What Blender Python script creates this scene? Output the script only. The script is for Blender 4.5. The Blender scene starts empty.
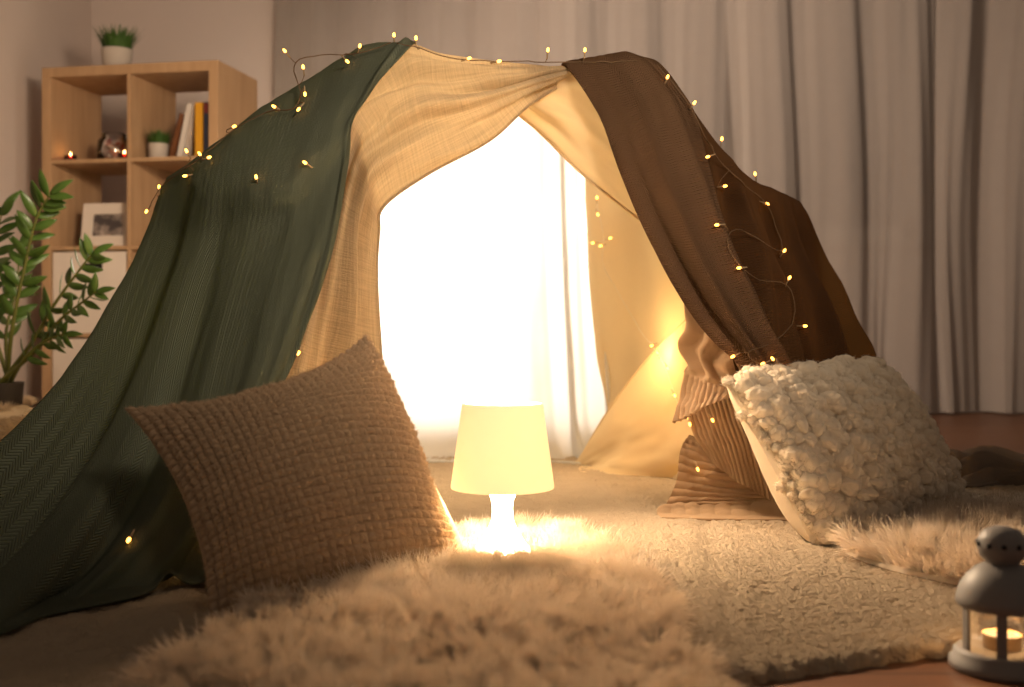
import bpy, bmesh, math, random
import numpy as np
from mathutils import Vector

random.seed(7)
RNG = np.random.default_rng(11)
SC = bpy.context.scene
COL = SC.collection
PI = math.pi

# ------------------------------------------------------------------ camera, light, exposure
FPX, CX, HZ, EYE = 1138.0, 512.0, 324.0, 0.43      # focal length in pixels, centre column, horizon row, eye height
cam_d = bpy.data.cameras.new('camera')
cam_d.sensor_width = 36.0
cam_d.lens = FPX / 1024 * 36.0
cam_d.shift_y = -(343.5 - HZ) / 1024.0
cam_d.clip_start = 0.05
cam_d.dof.use_dof = True
cam_d.dof.focus_distance = 2.2
cam_d.dof.aperture_fstop = 3.2
cam = bpy.data.objects.new('camera', cam_d)
cam.location = (0, 0, EYE)
cam.rotation_euler = (PI / 2, 0, 0)
COL.objects.link(cam)
SC.camera = cam

SC.view_settings.view_transform = 'Standard'
SC.view_settings.look = 'None'
SC.view_settings.gamma = 1.0
SC.view_settings.exposure = 0.0
SC.view_settings.use_curve_mapping = False

w = bpy.data.worlds.new('world')
SC.world = w
w.use_nodes = True
w.node_tree.nodes['Background'].inputs[0].default_value = (1.0, 0.76, 0.57, 1)
w.node_tree.nodes['Background'].inputs[1].default_value = 0.115


def lamp(name, kind, loc, energy, color, target=None, **kw):
    d = bpy.data.lights.new(name, kind)
    d.energy = energy
    d.color = color
    for k, v in kw.items():
        setattr(d, k, v)
    o = bpy.data.objects.new(name, d)
    o.location = loc
    if target is not None:
        o.rotation_euler = (Vector(target) - Vector(loc)).to_track_quat('-Z', 'Y').to_euler()
    COL.objects.link(o)
    return o


# unseen spot added behind the white sheet, shining forward into the tent
lamp('backlight_spot', 'SPOT', (-0.30, 4.75, 0.86), 330, (1.0, 0.88, 0.74), (-0.22, 3.6, 0.66),
     spot_size=math.radians(88), spot_blend=0.9, shadow_soft_size=0.1)
# extra spot with no visible source above the tent, brightening the shelf corner
lamp('shelf_spot', 'SPOT', (-0.35, 2.55, 1.38), 90, (1.0, 0.74, 0.53), (-1.75, 4.9, 0.9),
     spot_size=math.radians(88), spot_blend=0.9, shadow_soft_size=0.12)
# fill light added right of the camera, grazing the top of the tent
lamp('front_spot', 'SPOT', (0.9, 0.1, 1.65), 200, (1.0, 0.80, 0.58), (-0.10, 2.4, 0.86),
     spot_size=math.radians(50), spot_blend=1.0, shadow_soft_size=0.25)
# soft unseen spot added high up to brighten the curtains
lamp('curtain_spot', 'SPOT', (-0.1, 3.2, 2.3), 280, (1.0, 0.76, 0.58), (1.1, 5.4, 1.0),
     spot_size=math.radians(110), spot_blend=1.0, shadow_soft_size=0.3)
# added warm fill light under the tent ridge, hidden just behind the gauze
lamp('ridge_fill', 'POINT', (-0.13, 2.68, 0.92), 8, (1.0, 0.72, 0.44), shadow_soft_size=0.08)
# invented spot near the ridge, added to light the rugs before the tent
lamp('ridge_spot', 'SPOT', (-0.02, 2.42, 0.76), 125, (1.0, 0.72, 0.46), (0.36, 1.78, 0.0),
     spot_size=math.radians(102), spot_blend=1.0, shadow_soft_size=0.07)
# second added spot, straight down, lifting the rug inside the tent
lamp('tent_spot', 'SPOT', (-0.08, 2.80, 0.93), 38, (1.0, 0.72, 0.45), (0.12, 2.72, 0.0),
     spot_size=math.radians(100), spot_blend=1.0, shadow_soft_size=0.07)
# warm glow of the fairy lights gathered inside the tent corners
lamp('tent_glow_right', 'POINT', (0.42, 3.0, 0.35), 7.5, (1.0, 0.60, 0.22), shadow_soft_size=0.12)
lamp('tent_glow_left', 'POINT', (-0.62, 2.45, 0.30), 6.0, (1.0, 0.66, 0.22), shadow_soft_size=0.1)


# ------------------------------------------------------------------ helpers
def at(px, py, Y):
    return np.array([(px - CX) / FPX * Y, Y, EYE + (HZ - py) / FPX * Y])


def fl(px, py, z=0.0):
    Y = (EYE - z) * FPX / (py - HZ)
    return np.array([(px - CX) / FPX * Y, Y, z])


def proj(P):
    P = np.asarray(P)
    return np.stack([CX + P[..., 0] / P[..., 1] * FPX, HZ - (P[..., 2] - EYE) / P[..., 1] * FPX], -1)


def _hash(ix, iy, seed):
    h = (ix.astype(np.int64) * 374761393 + iy.astype(np.int64) * 668265263 + seed * 1442695041) & 0x7fffffff
    h = ((h ^ (h >> 13)) * 1274126177) & 0x7fffffff
    return ((h ^ (h >> 16)) & 0xffff) / 65535.0


def vn(x, y, seed=0):
    x = np.asarray(x, float); y = np.asarray(y, float)
    ix = np.floor(x); iy = np.floor(y)
    fx = x - ix; fy = y - iy
    fx = fx * fx * (3 - 2 * fx); fy = fy * fy * (3 - 2 * fy)
    a = _hash(ix, iy, seed); b = _hash(ix + 1, iy, seed)
    c = _hash(ix, iy + 1, seed); d = _hash(ix + 1, iy + 1, seed)
    return (a * (1 - fx) + b * fx) * (1 - fy) + (c * (1 - fx) + d * fx) * fy - 0.5


def fbm(x, y, seed=0, o=4):
    s = 0; a = 1.0
    for k in range(o):
        s = s + a * vn(x * 2 ** k, y * 2 ** k, seed + k * 17)
        a *= 0.5
    return s


def cr_weights(n, N):
    W = np.zeros((n, N))
    for i, t in enumerate(np.linspace(0, N - 1, n)):
        k = min(int(t), N - 2); f = t - k
        ws = [(-1, (-f + 2 * f * f - f ** 3) / 2), (0, (2 - 5 * f * f + 3 * f ** 3) / 2),
              (1, (f + 4 * f * f - 3 * f ** 3) / 2), (2, (-f * f + f ** 3) / 2)]
        for dk, wv in ws:
            j = k + dk
            if j < 0:
                W[i, 0] += 2 * wv; W[i, 1] -= wv
            elif j > N - 1:
                W[i, N - 1] += 2 * wv; W[i, N - 2] -= wv
            else:
                W[i, j] += wv
    return W


def patch(ctrl, nr, nc):
    """rows x cols control points -> smooth nr x nc surface, with u (cols) and v (rows) in 0..1"""
    ctrl = np.array(ctrl, float)
    A = cr_weights(nr, ctrl.shape[0]); B = cr_weights(nc, ctrl.shape[1])
    P = np.einsum('ia,abk,jb->ijk', A, ctrl, B)
    v, u = np.meshgrid(np.linspace(0, 1, nr), np.linspace(0, 1, nc), indexing='ij')
    return P, u, v


def normals(P):
    du = np.gradient(P, axis=1); dv = np.gradient(P, axis=0)
    n = np.cross(du, dv)
    n /= np.linalg.norm(n, axis=-1, keepdims=True) + 1e-12
    return n


def toward_cam(n, P):
    c = np.array([0, 0, EYE])
    s = np.sign(np.sum(n * (c - P), axis=-1).mean())
    return n * (s if s != 0 else 1)


class MB:
    def __init__(self):
        self.v = []; self.f = []; self.uv = []; self.mi = []; self.n = 0

    def add(self, verts, faces, uvs=None, mi=0):
        verts = np.asarray(verts, float).reshape(-1, 3)
        if len(faces) == 0:
            return self
        if isinstance(faces, np.ndarray):
            self.f.append(faces + self.n)
            k = len(faces)
        else:
            by = {}
            for f in faces:
                by.setdefault(len(f), []).append(f)
            k = 0
            for q in by.values():
                self.f.append(np.array(q) + self.n); k += len(q)
        self.mi.append(np.full(k, mi))
        self.v.append(verts)
        self.uv.append(np.zeros((len(verts), 2)) if uvs is None else np.asarray(uvs, float).reshape(-1, 2))
        self.n += len(verts)
        return self

    def grid(self, P, uv=None, closed_u=False, thick=0.0, n=None, mi=0):
        P = np.asarray(P, float)
        nr, nc = P.shape[:2]
        idx = np.arange(nr * nc).reshape(nr, nc)
        if closed_u:
            idx = np.concatenate([idx, idx[:, :1]], 1)
        q = np.stack([idx[:-1, :-1], idx[:-1, 1:], idx[1:, 1:], idx[1:, :-1]], -1).reshape(-1, 4)
        if uv is None:
            lu = np.linalg.norm(np.diff(P, axis=1), axis=-1).mean(0); lv = np.linalg.norm(np.diff(P, axis=0), axis=-1).mean(1)
            U = np.concatenate([[0], np.cumsum(lu)]); V = np.concatenate([[0], np.cumsum(lv)])
            uv = np.stack(np.meshgrid(U, V), -1)
        if thick == 0:
            return self.add(P, q, uv, mi)
        if n is None:
            n = normals(P)
        B = P - n * thick
        N = nr * nc
        faces = [q, q[:, ::-1] + N]
        b = np.concatenate([idx[0, :], idx[1:, -1], idx[-1, -2::-1], idx[-2:0:-1, 0]])
        b2 = np.roll(b, -1)
        faces.append(np.stack([b2, b, b + N, b2 + N], -1))
        return self.add(np.concatenate([P.reshape(-1, 3), B.reshape(-1, 3)]), np.concatenate(faces),
                        np.concatenate([np.asarray(uv).reshape(-1, 2)] * 2), mi)

    def lathe(self, prof, seg=48, c=(0, 0, 0), mi=0):
        prof = np.array(prof, float)
        a = np.linspace(0, 2 * PI, seg, endpoint=False)
        P = np.stack([prof[:, None, 0] * np.cos(a), prof[:, None, 0] * np.sin(a), prof[:, None, 1] + 0 * a], -1) + np.array(c)
        return self.grid(P, np.stack(np.meshgrid(a / (2 * PI), prof[:, 1]), -1), closed_u=True, mi=mi)

    def tube(self, pts, r, seg=8, mi=0):
        pts = np.array(pts, float)
        r = np.broadcast_to(np.asarray(r, float), (len(pts),))
        t = np.gradient(pts, axis=0)
        t /= np.linalg.norm(t, axis=1, keepdims=True) + 1e-12
        up = np.array([0.13, 0.07, 1.0]) if abs(t[0, 2]) < 0.9 else np.array([1.0, 0.1, 0])
        n = up - t[0] * np.dot(up, t[0]); n /= np.linalg.norm(n)
        rings = []
        for i in range(len(pts)):
            n = n - t[i] * np.dot(n, t[i]); n /= np.linalg.norm(n) + 1e-12
            b = np.cross(t[i], n)
            a = np.linspace(0, 2 * PI, seg, endpoint=False)
            rings.append(pts[i] + r[i] * (np.cos(a)[:, None] * n + np.sin(a)[:, None] * b))
        rings = [np.repeat(pts[:1], seg, 0)] + rings + [np.repeat(pts[-1:], seg, 0)]
        return self.grid(np.array(rings), closed_u=True, mi=mi)

    def box(self, lo, hi, M=None, bev=0.0, mi=0):
        lo = np.array(lo, float); hi = np.array(hi, float)
        bm = bmesh.new()
        bmesh.ops.create_cube(bm, size=1)
        for v in bm.verts:
            v.co = Vector(lo + (np.array(v.co) + 0.5) * (hi - lo))
        if bev > 0:
            bmesh.ops.bevel(bm, geom=bm.edges[:], offset=bev, segments=2, profile=0.6, affect='EDGES')
        V = np.array([v.co for v in bm.verts]); F = [[v.index for v in f.verts] for f in bm.faces]
        bm.verts.index_update()
        F = [[v.index for v in f.verts] for f in bm.faces]
        bm.free()
        if M is not None:
            V = V @ M[0].T + M[1]
        return self.add(V, F, V[:, [0, 2]], mi)

    def build(self, name, mats, parent=None, smooth=True):
        me = bpy.data.meshes.new(name)
        V = np.concatenate(self.v); UV = np.concatenate(self.uv)
        loops = np.concatenate([f.ravel() for f in self.f]).astype(np.int32)
        sizes = np.concatenate([np.full(len(f), f.shape[1]) for f in self.f]).astype(np.int32)
        starts = np.concatenate([[0], np.cumsum(sizes)[:-1]]).astype(np.int32)
        mi = np.concatenate(self.mi).astype(np.int32)
        me.vertices.add(len(V)); me.vertices.foreach_set('co', V.astype(np.float32).ravel())
        me.loops.add(len(loops)); me.loops.foreach_set('vertex_index', loops)
        me.polygons.add(len(sizes)); me.polygons.foreach_set('loop_start', starts)
        me.polygons.foreach_set('material_index', mi)
        me.polygons.foreach_set('use_smooth', np.full(len(sizes), bool(smooth)))
        ul = me.uv_layers.new(name='UVMap')
        me.update(calc_edges=True)
        ul.data.foreach_set('uv', UV[loops].astype(np.float32).ravel())
        me.validate()
        if not isinstance(mats, (list, tuple)):
            mats = [mats]
        for m in mats:
            me.materials.append(m)
        o = bpy.data.objects.new(name, me)
        COL.objects.link(o)
        if parent is not None:
            o.parent = parent
            p = parent; off = Vector((0, 0, 0))
            while p is not None:
                off += p.location; p = p.parent
            o.location = -off
        return o


def tag(o, label, cat, group=None):
    o['label'] = label; o['category'] = cat
    if group:
        o['group'] = group
    return o


def thing(name, label, cat, loc, group=None):
    o = bpy.data.objects.new(name, None)
    o.empty_display_size = 0.05
    o.location = Vector([float(a) for a in loc])
    COL.objects.link(o)
    return tag(o, label, cat, group)


def struct(o):
    o['kind'] = 'structure'
    return o


# ------------------------------------------------------------------ materials
class NT:
    def __init__(self, name):
        self.m = bpy.data.materials.new(name); self.m.use_nodes = True
        self.t = self.m.node_tree; self.t.nodes.clear()
        self.out = self.t.nodes.new('ShaderNodeOutputMaterial')

    def n(self, typ, ins=None, **kw):
        nd = self.t.nodes.new(typ)
        for k, v in kw.items():
            setattr(nd, k, v)
        for k, v in (ins or {}).items():
            self.set(nd.inputs[k], v)
        return nd

    def set(self, sock, v):
        if isinstance(v, bpy.types.Node):
            self.t.links.new(v.outputs[0], sock)
        elif isinstance(v, bpy.types.NodeSocket):
            self.t.links.new(v, sock)
        else:
            if sock.type == 'RGBA' and len(v) == 3:
                v = (*v, 1)
            sock.default_value = v

    def math(self, op, a, b=0.0, c=0.0):
        return self.n('ShaderNodeMath', {0: a, 1: b, 2: c}, operation=op)

    def uv(self):
        tc = self.n('ShaderNodeTexCoord')
        s = self.n('ShaderNodeSeparateXYZ', {0: tc.outputs['UV']})
        return s.outputs[0], s.outputs[1], tc.outputs['UV']

    def obj(self):
        return self.n('ShaderNodeTexCoord').outputs['Object']

    def noise(self, vec, scale, detail=3, rough=0.55):
        return self.n('ShaderNodeTexNoise', {'Vector': vec, 'Scale': scale, 'Detail': detail, 'Roughness': rough}).outputs[0]

    def mapping(self, vec, scale):
        return self.n('ShaderNodeMapping', {'Vector': vec, 'Scale': scale}).outputs[0]

    def mixc(self, f, a, b):
        m = self.n('ShaderNodeMix', data_type='RGBA')
        self.set(m.inputs[0], f); self.set(m.inputs[6], a); self.set(m.inputs[7], b)
        return m.outputs[2]

    def bump(self, h, strength=0.4, dist=0.002):
        return self.n('ShaderNodeBump', {'Height': h, 'Strength': strength, 'Distance': dist}).outputs[0]

    def done(self, sh):
        self.t.links.new(sh.outputs[0], self.out.inputs[0])
        return self.m


def simple(name, c, rough=0.6, var=0.08, scale=20, bump=0.0, metal=0.0, spec=0.3):
    t = NT(name)
    nz = t.noise(t.obj(), scale)
    col = t.mixc(nz, tuple(x * (1 - var) for x in c), tuple(min(1, x * (1 + var)) for x in c))
    b = t.n('ShaderNodeBsdfPrincipled', {'Base Color': col, 'Roughness': rough, 'Metallic': metal, 'Specular IOR Level': spec})
    if bump:
        t.set(b.inputs['Normal'], t.bump(nz, bump))
    return t.done(b)


def glow(name, c, s):
    t = NT(name)
    return t.done(t.n('ShaderNodeEmission', {'Color': c, 'Strength': s}))


def cloth(name, c, tc=None, trans=0.3, kind='plain', bump=0.5, dist=0.002, transp=0.0, var=0.12, freq=220.0):
    t = NT(name)
    u, v, uv = t.uv()
    if tc is None:
        tc = c
    if kind == 'plain':
        a = t.noise(t.mapping(uv, (30, 420, 1)), 1.0, 2); b = t.noise(t.mapping(uv, (420, 30, 1)), 1.0, 2)
        h = t.math('ADD', a, b)
    elif kind == 'gauze':
        a = t.noise(t.mapping(uv, (9, 260, 1)), 1.0, 3); b = t.noise(t.mapping(uv, (260, 9, 1)), 1.0, 3)
        h = t.math('ADD', a, b)
    elif kind == 'rib':
        h = t.math('SINE', t.math('MULTIPLY', u, freq))
        h = t.math('ADD', h, t.math('MULTIPLY', t.math('SINE', t.math('MULTIPLY', v, freq * 1.6)), 0.4))
    elif kind == 'herring':
        fr = t.math('PINGPONG', u, 0.012)
        h = t.math('SINE', t.math('MULTIPLY', t.math('ADD', v, t.math('MULTIPLY', fr, 1.3)), freq * 3))
    elif kind == 'knit':
        fr = t.math('PINGPONG', u, 0.0035)
        h = t.math('SINE', t.math('MULTIPLY', t.math('ADD', v, t.math('MULTIPLY', fr, 0.9)), 1100.0))
    nz = t.noise(uv, 14, 4)
    if kind == 'herring':
        nz = t.math('ADD', t.math('MULTIPLY', nz, 0.6), t.math('MULTIPLY', h, 0.9))
    if kind == 'gauze':
        nz = t.math('SUBTRACT', t.math('MULTIPLY', h, 1.8), 1.3)
    fz = t.noise(uv, 260, 2)
    col = t.mixc(nz, tuple(x * (1 - var) for x in c), tuple(x * (1 + var) for x in c))
    hh = t.math('ADD', h, t.math('MULTIPLY', fz, 0.7))
    nrm = t.bump(hh, bump, dist)
    d = t.n('ShaderNodeBsdfDiffuse', {'Color': col, 'Roughness': 0.9, 'Normal': nrm})
    # weave density lets a little more light through between threads
    tcol = t.mixc(t.math('MULTIPLY', h, 0.5) if kind != 'gauze' else nz, tuple(x * 0.85 for x in tc), tuple(min(1, x * 1.12) for x in tc))
    tr = t.n('ShaderNodeBsdfTranslucent', {'Color': tcol})
    s = t.n('ShaderNodeMixShader', {0: trans, 1: d, 2: tr})
    sh = t.n('ShaderNodeBsdfSheen', {'Color': tuple(min(1, x * 1.5) for x in c), 'Roughness': 0.5, 'Normal': nrm})
    s = t.n('ShaderNodeMixShader', {0: 0.08, 1: s, 2: sh})
    if transp:
        s = t.n('ShaderNodeMixShader', {0: transp, 1: s, 2: t.n('ShaderNodeBsdfTransparent')})
    return t.done(s)


def wood(name, c1, c2, scale=(2.0, 2.0, 30.0), rough=0.55, axis=None):
    t = NT(name)
    o = t.obj()
    n1 = t.noise(t.mapping(o, scale), 1.0, 5)
    n2 = t.noise(t.mapping(o, tuple(x * 6 for x in scale)), 1.0, 3)
    f = t.math('ADD', t.math('MULTIPLY', n1, 0.75), t.math('MULTIPLY', n2, 0.25))
    f = t.n('ShaderNodeMapRange', {0: f, 1: 0.35, 2: 0.65, 3: 0.0, 4: 1.0})
    col = t.mixc(f.outputs[0], c1, c2)
    b = t.n('ShaderNodeBsdfPrincipled', {'Base Color': col, 'Roughness': rough, 'Specular IOR Level': 0.3})
    t.set(b.inputs['Normal'], t.bump(n2, 0.08, 0.001))
    return t.done(b)


def floor_mat():
    t = NT('oak_floorboards')
    o = t.obj()
    br = t.n('ShaderNodeTexBrick', {'Vector': o, 'Scale': 1.0, 'Color1': (0.15, 0.062, 0.028), 'Color2': (0.19, 0.082, 0.038),
                                    'Mortar': (0.08, 0.035, 0.015), 'Mortar Size': 0.0025, 'Brick Width': 1.4, 'Row Height': 0.14})
    n = t.noise(t.mapping(o, (3, 50, 1)), 1.0, 5)
    col = t.n('ShaderNodeMix', data_type='RGBA', blend_type='MULTIPLY')
    t.set(col.inputs[0], 0.5); t.set(col.inputs[6], br.outputs[0]); t.set(col.inputs[7], t.mixc(n, (0.45, 0.4, 0.35), (1, 1, 1)))
    b = t.n('ShaderNodeBsdfPrincipled', {'Base Color': col.outputs[2], 'Roughness': 0.42})
    t.set(b.inputs['Normal'], t.bump(n, 0.1, 0.001))
    return t.done(b)


def glass_mat(name, tint=(1, 1, 1), gloss=0.12):
    t = NT(name)
    f = t.n('ShaderNodeFresnel', {'IOR': 1.45})
    g = t.n('ShaderNodeBsdfGlossy', {'Color': (1, 1, 1), 'Roughness': 0.03})
    tr = t.n('ShaderNodeBsdfTransparent', {'Color': tint})
    return t.done(t.n('ShaderNodeMixShader', {0: t.math('ADD', f, gloss * 0.2), 1: tr, 2: g}))


def fur_mat(name, c, tc, f=0.5):
    t = NT(name)
    nz = t.noise(t.obj(), 9, 3)
    col = t.mixc(nz, tuple(x * 0.88 for x in c), tuple(min(1, x * 1.08) for x in c))
    d = t.n('ShaderNodeBsdfDiffuse', {'Color': col, 'Roughness': 1.0})
    tr = t.n('ShaderNodeBsdfTranslucent', {'Color': tc})
    return t.done(t.n('ShaderNodeMixShader', {0: f, 1: d, 2: tr}))


M_wall = simple('painted_plaster', (0.72, 0.62, 0.56), 0.9, 0.03, 6, 0.05)
M_trim = simple('white_trim', (0.7, 0.66, 0.6), 0.5, 0.03)
M_floor = floor_mat()
M_oak = wood('light_oak', (0.40, 0.245, 0.13), (0.49, 0.315, 0.175), (4, 4, 40) and (30, 30, 2.2))
M_white = simple('white_lacquer', (0.72, 0.64, 0.56), 0.5, 0.03)
M_black = simple('hole_shade_black', (0.012, 0.011, 0.01), 0.7)  # flat black put in for the shade inside slots and vent holes
M_green = cloth('green_blanket', (0.275, 0.305, 0.225), (0.28, 0.33, 0.09), 0.28, 'herring', 1.0, 0.004, freq=330.0)
M_gauze = cloth('beige_gauze', (0.60, 0.47, 0.31), (0.72, 0.54, 0.31), 0.36, 'gauze', 0.9, 0.004, transp=0.0, var=0.16)
M_sheet = cloth('white_sheet', (0.82, 0.80, 0.77), (0.86, 0.84, 0.80), 0.5, 'plain', 0.15, 0.001, var=0.02)
M_cream = cloth('cream_sheet', (0.82, 0.68, 0.46), (0.86, 0.66, 0.36), 0.4, 'plain', 0.2, 0.001, var=0.03)
M_brown = cloth('brown_knit', (0.24, 0.138, 0.08), (0.40, 0.19, 0.06), 0.12, 'knit', 1.0, 0.004)
M_dark = cloth('dark_brown_throw', (0.075, 0.042, 0.024), (0.36, 0.15, 0.03), 0.08, 'knit', 0.6, 0.003)
M_beige = cloth('beige_knit', (0.52, 0.37, 0.24), (0.60, 0.38, 0.16), 0.3, 'plain', 0.5, 0.002)
M_grey = cloth('taupe_throw', (0.30, 0.235, 0.18), None, 0.05, 'plain', 0.5, 0.002)
M_weave = cloth('woven_wool', (0.58, 0.42, 0.275), None, 0.04, 'plain', 0.5, 0.0015, var=0.12)
M_linen = cloth('cream_linen', (0.72, 0.60, 0.45), None, 0.1, 'plain', 0.5, 0.001)
M_puff = fur_mat('wool_puffs', (0.88, 0.78, 0.64), (0.88, 0.78, 0.6), 0.2)
M_curt = cloth('sheer_curtain', (0.54, 0.48, 0.43), (0.46, 0.43, 0.40), 0.25, 'plain', 0.2, 0.002, transp=0.16, var=0.04)
M_rug = cloth('cream_rug', (0.54, 0.43, 0.31), None, 0.05, 'plain', 1.0, 0.006, var=0.12)
M_fur = fur_mat('white_fur', (0.92, 0.83, 0.72), (0.93, 0.82, 0.68))
M_pouf = fur_mat('cream_pouf_fur', (0.80, 0.67, 0.50), (0.80, 0.64, 0.42))
M_leaf = simple('leaf_green', (0.065, 0.13, 0.022), 0.35, 0.35, 30, spec=0.5)
M_stem = simple('stem_green', (0.12, 0.13, 0.03), 0.5)
M_pot = simple('dark_pot', (0.035, 0.028, 0.024), 0.6)
M_soil = simple('soil', (0.03, 0.02, 0.012), 0.95)
M_cpot = simple('cement_pot', (0.50, 0.44, 0.38), 0.85, 0.08, 30, 0.1)
M_grass = simple('grass_green', (0.05, 0.11, 0.02), 0.6, 0.3)
M_wire = simple('copper_wire', (0.20, 0.12, 0.06), 0.5)
M_sock = simple('clear_socket', (0.5, 0.35, 0.2), 0.4)
M_led = glow('amber_led', (1.0, 0.38, 0.055), 11.0)
M_metal = simple('lantern_enamel', (0.21, 0.195, 0.185), 0.5, 0.04, spec=0.3)
M_glass = glass_mat('clear_glass')
M_wax = simple('candle_wax', (0.85, 0.78, 0.66), 0.5)
M_flame = glow('flame', (1.0, 0.55, 0.18), 30.0)
M_flame2 = glow('candle_glow', (1.0, 0.55, 0.22), 2.0)
M_redglass = glass_mat('red_glass', (0.45, 0.06, 0.05))
M_winglass = simple('night_glass', (0.02, 0.028, 0.05), 0.12, spec=0.5)


# ------------------------------------------------------------------ room shell
def quad_box(name, lo, hi, m, bev=0.0):
    return struct(MB().box(lo, hi, bev=bev).build(name, m, smooth=False))


quad_box('floor', (-3.2, 0.3, -0.10), (3.6, 5.62, 0.0), M_floor)
WY = 5.55
wm = MB()
WX0, WX1, WZ0, WZ1 = 0.25, 1.98, 0.84, 2.25      # window opening
for lo, hi in (((-2.17, WY, 0), (WX0, WY + 0.12, 2.6)), ((WX1, WY, 0), (3.6, WY + 0.12, 2.6)),
               ((WX0, WY, 0), (WX1, WY + 0.12, WZ0)), ((WX0, WY, WZ1), (WX1, WY + 0.12, 2.6))):
    wm.box(lo, hi)
struct(wm.build('wall_back', M_wall, smooth=False))
quad_box('wall_left', (-2.17, 0.3, 0), (-2.05, WY, 2.6), M_wall)
quad_box('baseboard_left', (-2.05, 0.3, 0), (-2.035, WY, 0.07), M_trim, 0.003)
quad_box('baseboard_back', (-2.035, WY - 0.015, 0), (3.6, WY, 0.07), M_trim, 0.003)
wf = MB()
t_ = 0.06
for lo, hi in (((WX0, WY, WZ0), (WX0 + t_, WY + 0.08, WZ1)), ((WX1 - t_, WY, WZ0), (WX1, WY + 0.08, WZ1)),
               ((WX0, WY, WZ0), (WX1, WY + 0.08, WZ0 + t_)), ((WX0, WY, WZ1 - t_), (WX1, WY + 0.08, WZ1)),
               (((WX0 + WX1) / 2 - .04, WY, WZ0), ((WX0 + WX1) / 2 + .04, WY + 0.08, WZ1))):
    wf.box(lo, hi, bev=0.004)
win = struct(wf.build('window_1', M_trim, smooth=False))
g = MB().box((WX0 + .02, WY + 0.04, WZ0 + .02), (WX1 - .02, WY + 0.05, WZ1 - .02)).build('window_pane', M_winglass, win, False)
sl = MB().box((WX0 - .04, WY - 0.05, WZ0 - .03), (WX1 + .04, WY + 0.06, WZ0), bev=0.004).build('window_sill', M_trim, win, False)


def curtain(x0, x1, y, seed, label, group='curtains'):
    nu, nv = 420, 46
    X = np.linspace(x0, x1, nu); Z = np.linspace(2.45, 0.012, nv)
    x, z = np.meshgrid(X, Z)
    s = (2.45 - z) / 2.45
    q = x + 0.10 * vn(x * 2.1, s * 1.6, seed) * (0.4 + s)
    ph = q * 2 * PI
    env = 0.55 + 1.0 * (vn(x * 1.7, x * 0 + 3, seed + 5) + 0.5)
    fold = 0.05 * env * np.sin(ph * 3.1 + 3.5 * vn(x * 1.3, s * .8, seed + 1)) + 0.012 * np.sin(ph * 6.3 + 5 * vn(x * 1.6, s, seed + 2)) \
        + 0.004 * np.sin(ph * 15 + 6 * vn(x * 3, s * 2, seed + 8))
    fold = fold * (0.7 + 0.5 * s) + 0.04 * vn(x * 1.4, s * 2.2, seed + 3) * s
    xx = x + 0.03 * np.sin(ph * 3.1 + 1.2) * s
    P = np.stack([xx, y + fold, z], -1)
    o = MB().grid(P).build('curtain', M_curt)
    return tag(o, label, 'curtain', group)


curtain(-1.12, 1.06, 5.42, 3, 'pale sheer curtain behind the tent roof, starting right of the shelf')
curtain(1.00, 1.99, 5.34, 9, 'pale sheer curtain directly right of the tent with a sweeping fold')
curtain(1.985, 2.95, 5.40, 21, 'pale sheer curtain at the far right edge of the room')

# ------------------------------------------------------------------ shelf unit
SA = math.radians(10.6)
SR = np.array([[math.cos(SA), math.sin(SA), 0], [-math.sin(SA), math.cos(SA), 0], [0, 0, 1]])
SO = np.array([-1.909, 4.62, 0.0])      # front left foot
SM = (SR, SO)
SW, SD, SH = 0.765, 0.385, 1.47


def sp(x, y, z):
    return SR @ np.array([x, y, z]) + SO


shelf = thing('shelf_unit', 'light oak cube shelf unit with open back in the left corner', 'shelf', SO)


def spart(name, lo, hi, bev=0.0015, m=None, parent=shelf):
    return MB().box(lo, hi, SM, bev).build(name, m or M_oak, parent, False)


spart('top_board', (0, 0, SH - .04), (SW, SD, SH))
spart('bottom_board', (0, 0, 0), (SW, SD, .04))
spart('side_panel', (0, 0, .04), (.04, SD, SH - .04))
spart('side_panel', (SW - .04, 0, .04), (SW, SD, SH - .04))
cw = (SW - .08 - .016) / 2
spart('divider', (.04 + cw, .002, .04), (.056 + cw, SD, SH - .04))
rows = [SH - .04 - .335 - k * .351 for k in range(4)]       # inner floor of each row
for k in range(3):
    for x0 in (.04, .056 + cw):
        spart('shelf_board', (x0, .002, rows[k] - .016), (x0 + cw, SD, rows[k]))


def storage_box(x0, z0, label):
    b = thing('storage_box', label, 'box', sp(x0 + cw / 2, .1, z0), 'storage boxes in the shelf')
    m = MB()
    h = .327; wd = cw - .012; x0 += .006; z0 += 0.0005
    sx0, sx1, sz0, sz1 = x0 + wd * .40, x0 + wd * .68, z0 + h - .068, z0 + h - .045
    for lo, hi in (((x0, .006, z0), (x0 + wd, .02, sz0)), ((x0, .006, sz1), (x0 + wd, .02, z0 + h)),
                   ((x0, .006, sz0), (sx0, .02, sz1)), ((sx1, .006, sz0), (x0 + wd, .02, sz1)),
                   ((x0, .02, z0), (x0 + .01, .37, z0 + h)), ((x0 + wd - .01, .02, z0), (x0 + wd, .37, z0 + h)),
                   ((x0, .36, z0), (x0 + wd, .37, z0 + h)), ((x0, .02, z0), (x0 + wd, .37, z0 + .01))):
        m.box(lo, hi, SM)
    m.build('box_body', M_white, b, False)
    MB().box((sx0 - .004, .0205, sz0 - .004), (sx1 + .004, .023, sz1 + .004), SM).build('handle_slot', M_black, b, False)


storage_box(.04, rows[2], 'white storage box with dark handle slot, under the picture frame')
storage_box(.04, rows[3], 'lowest white storage box in the bottom left cube of the shelf')


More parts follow.
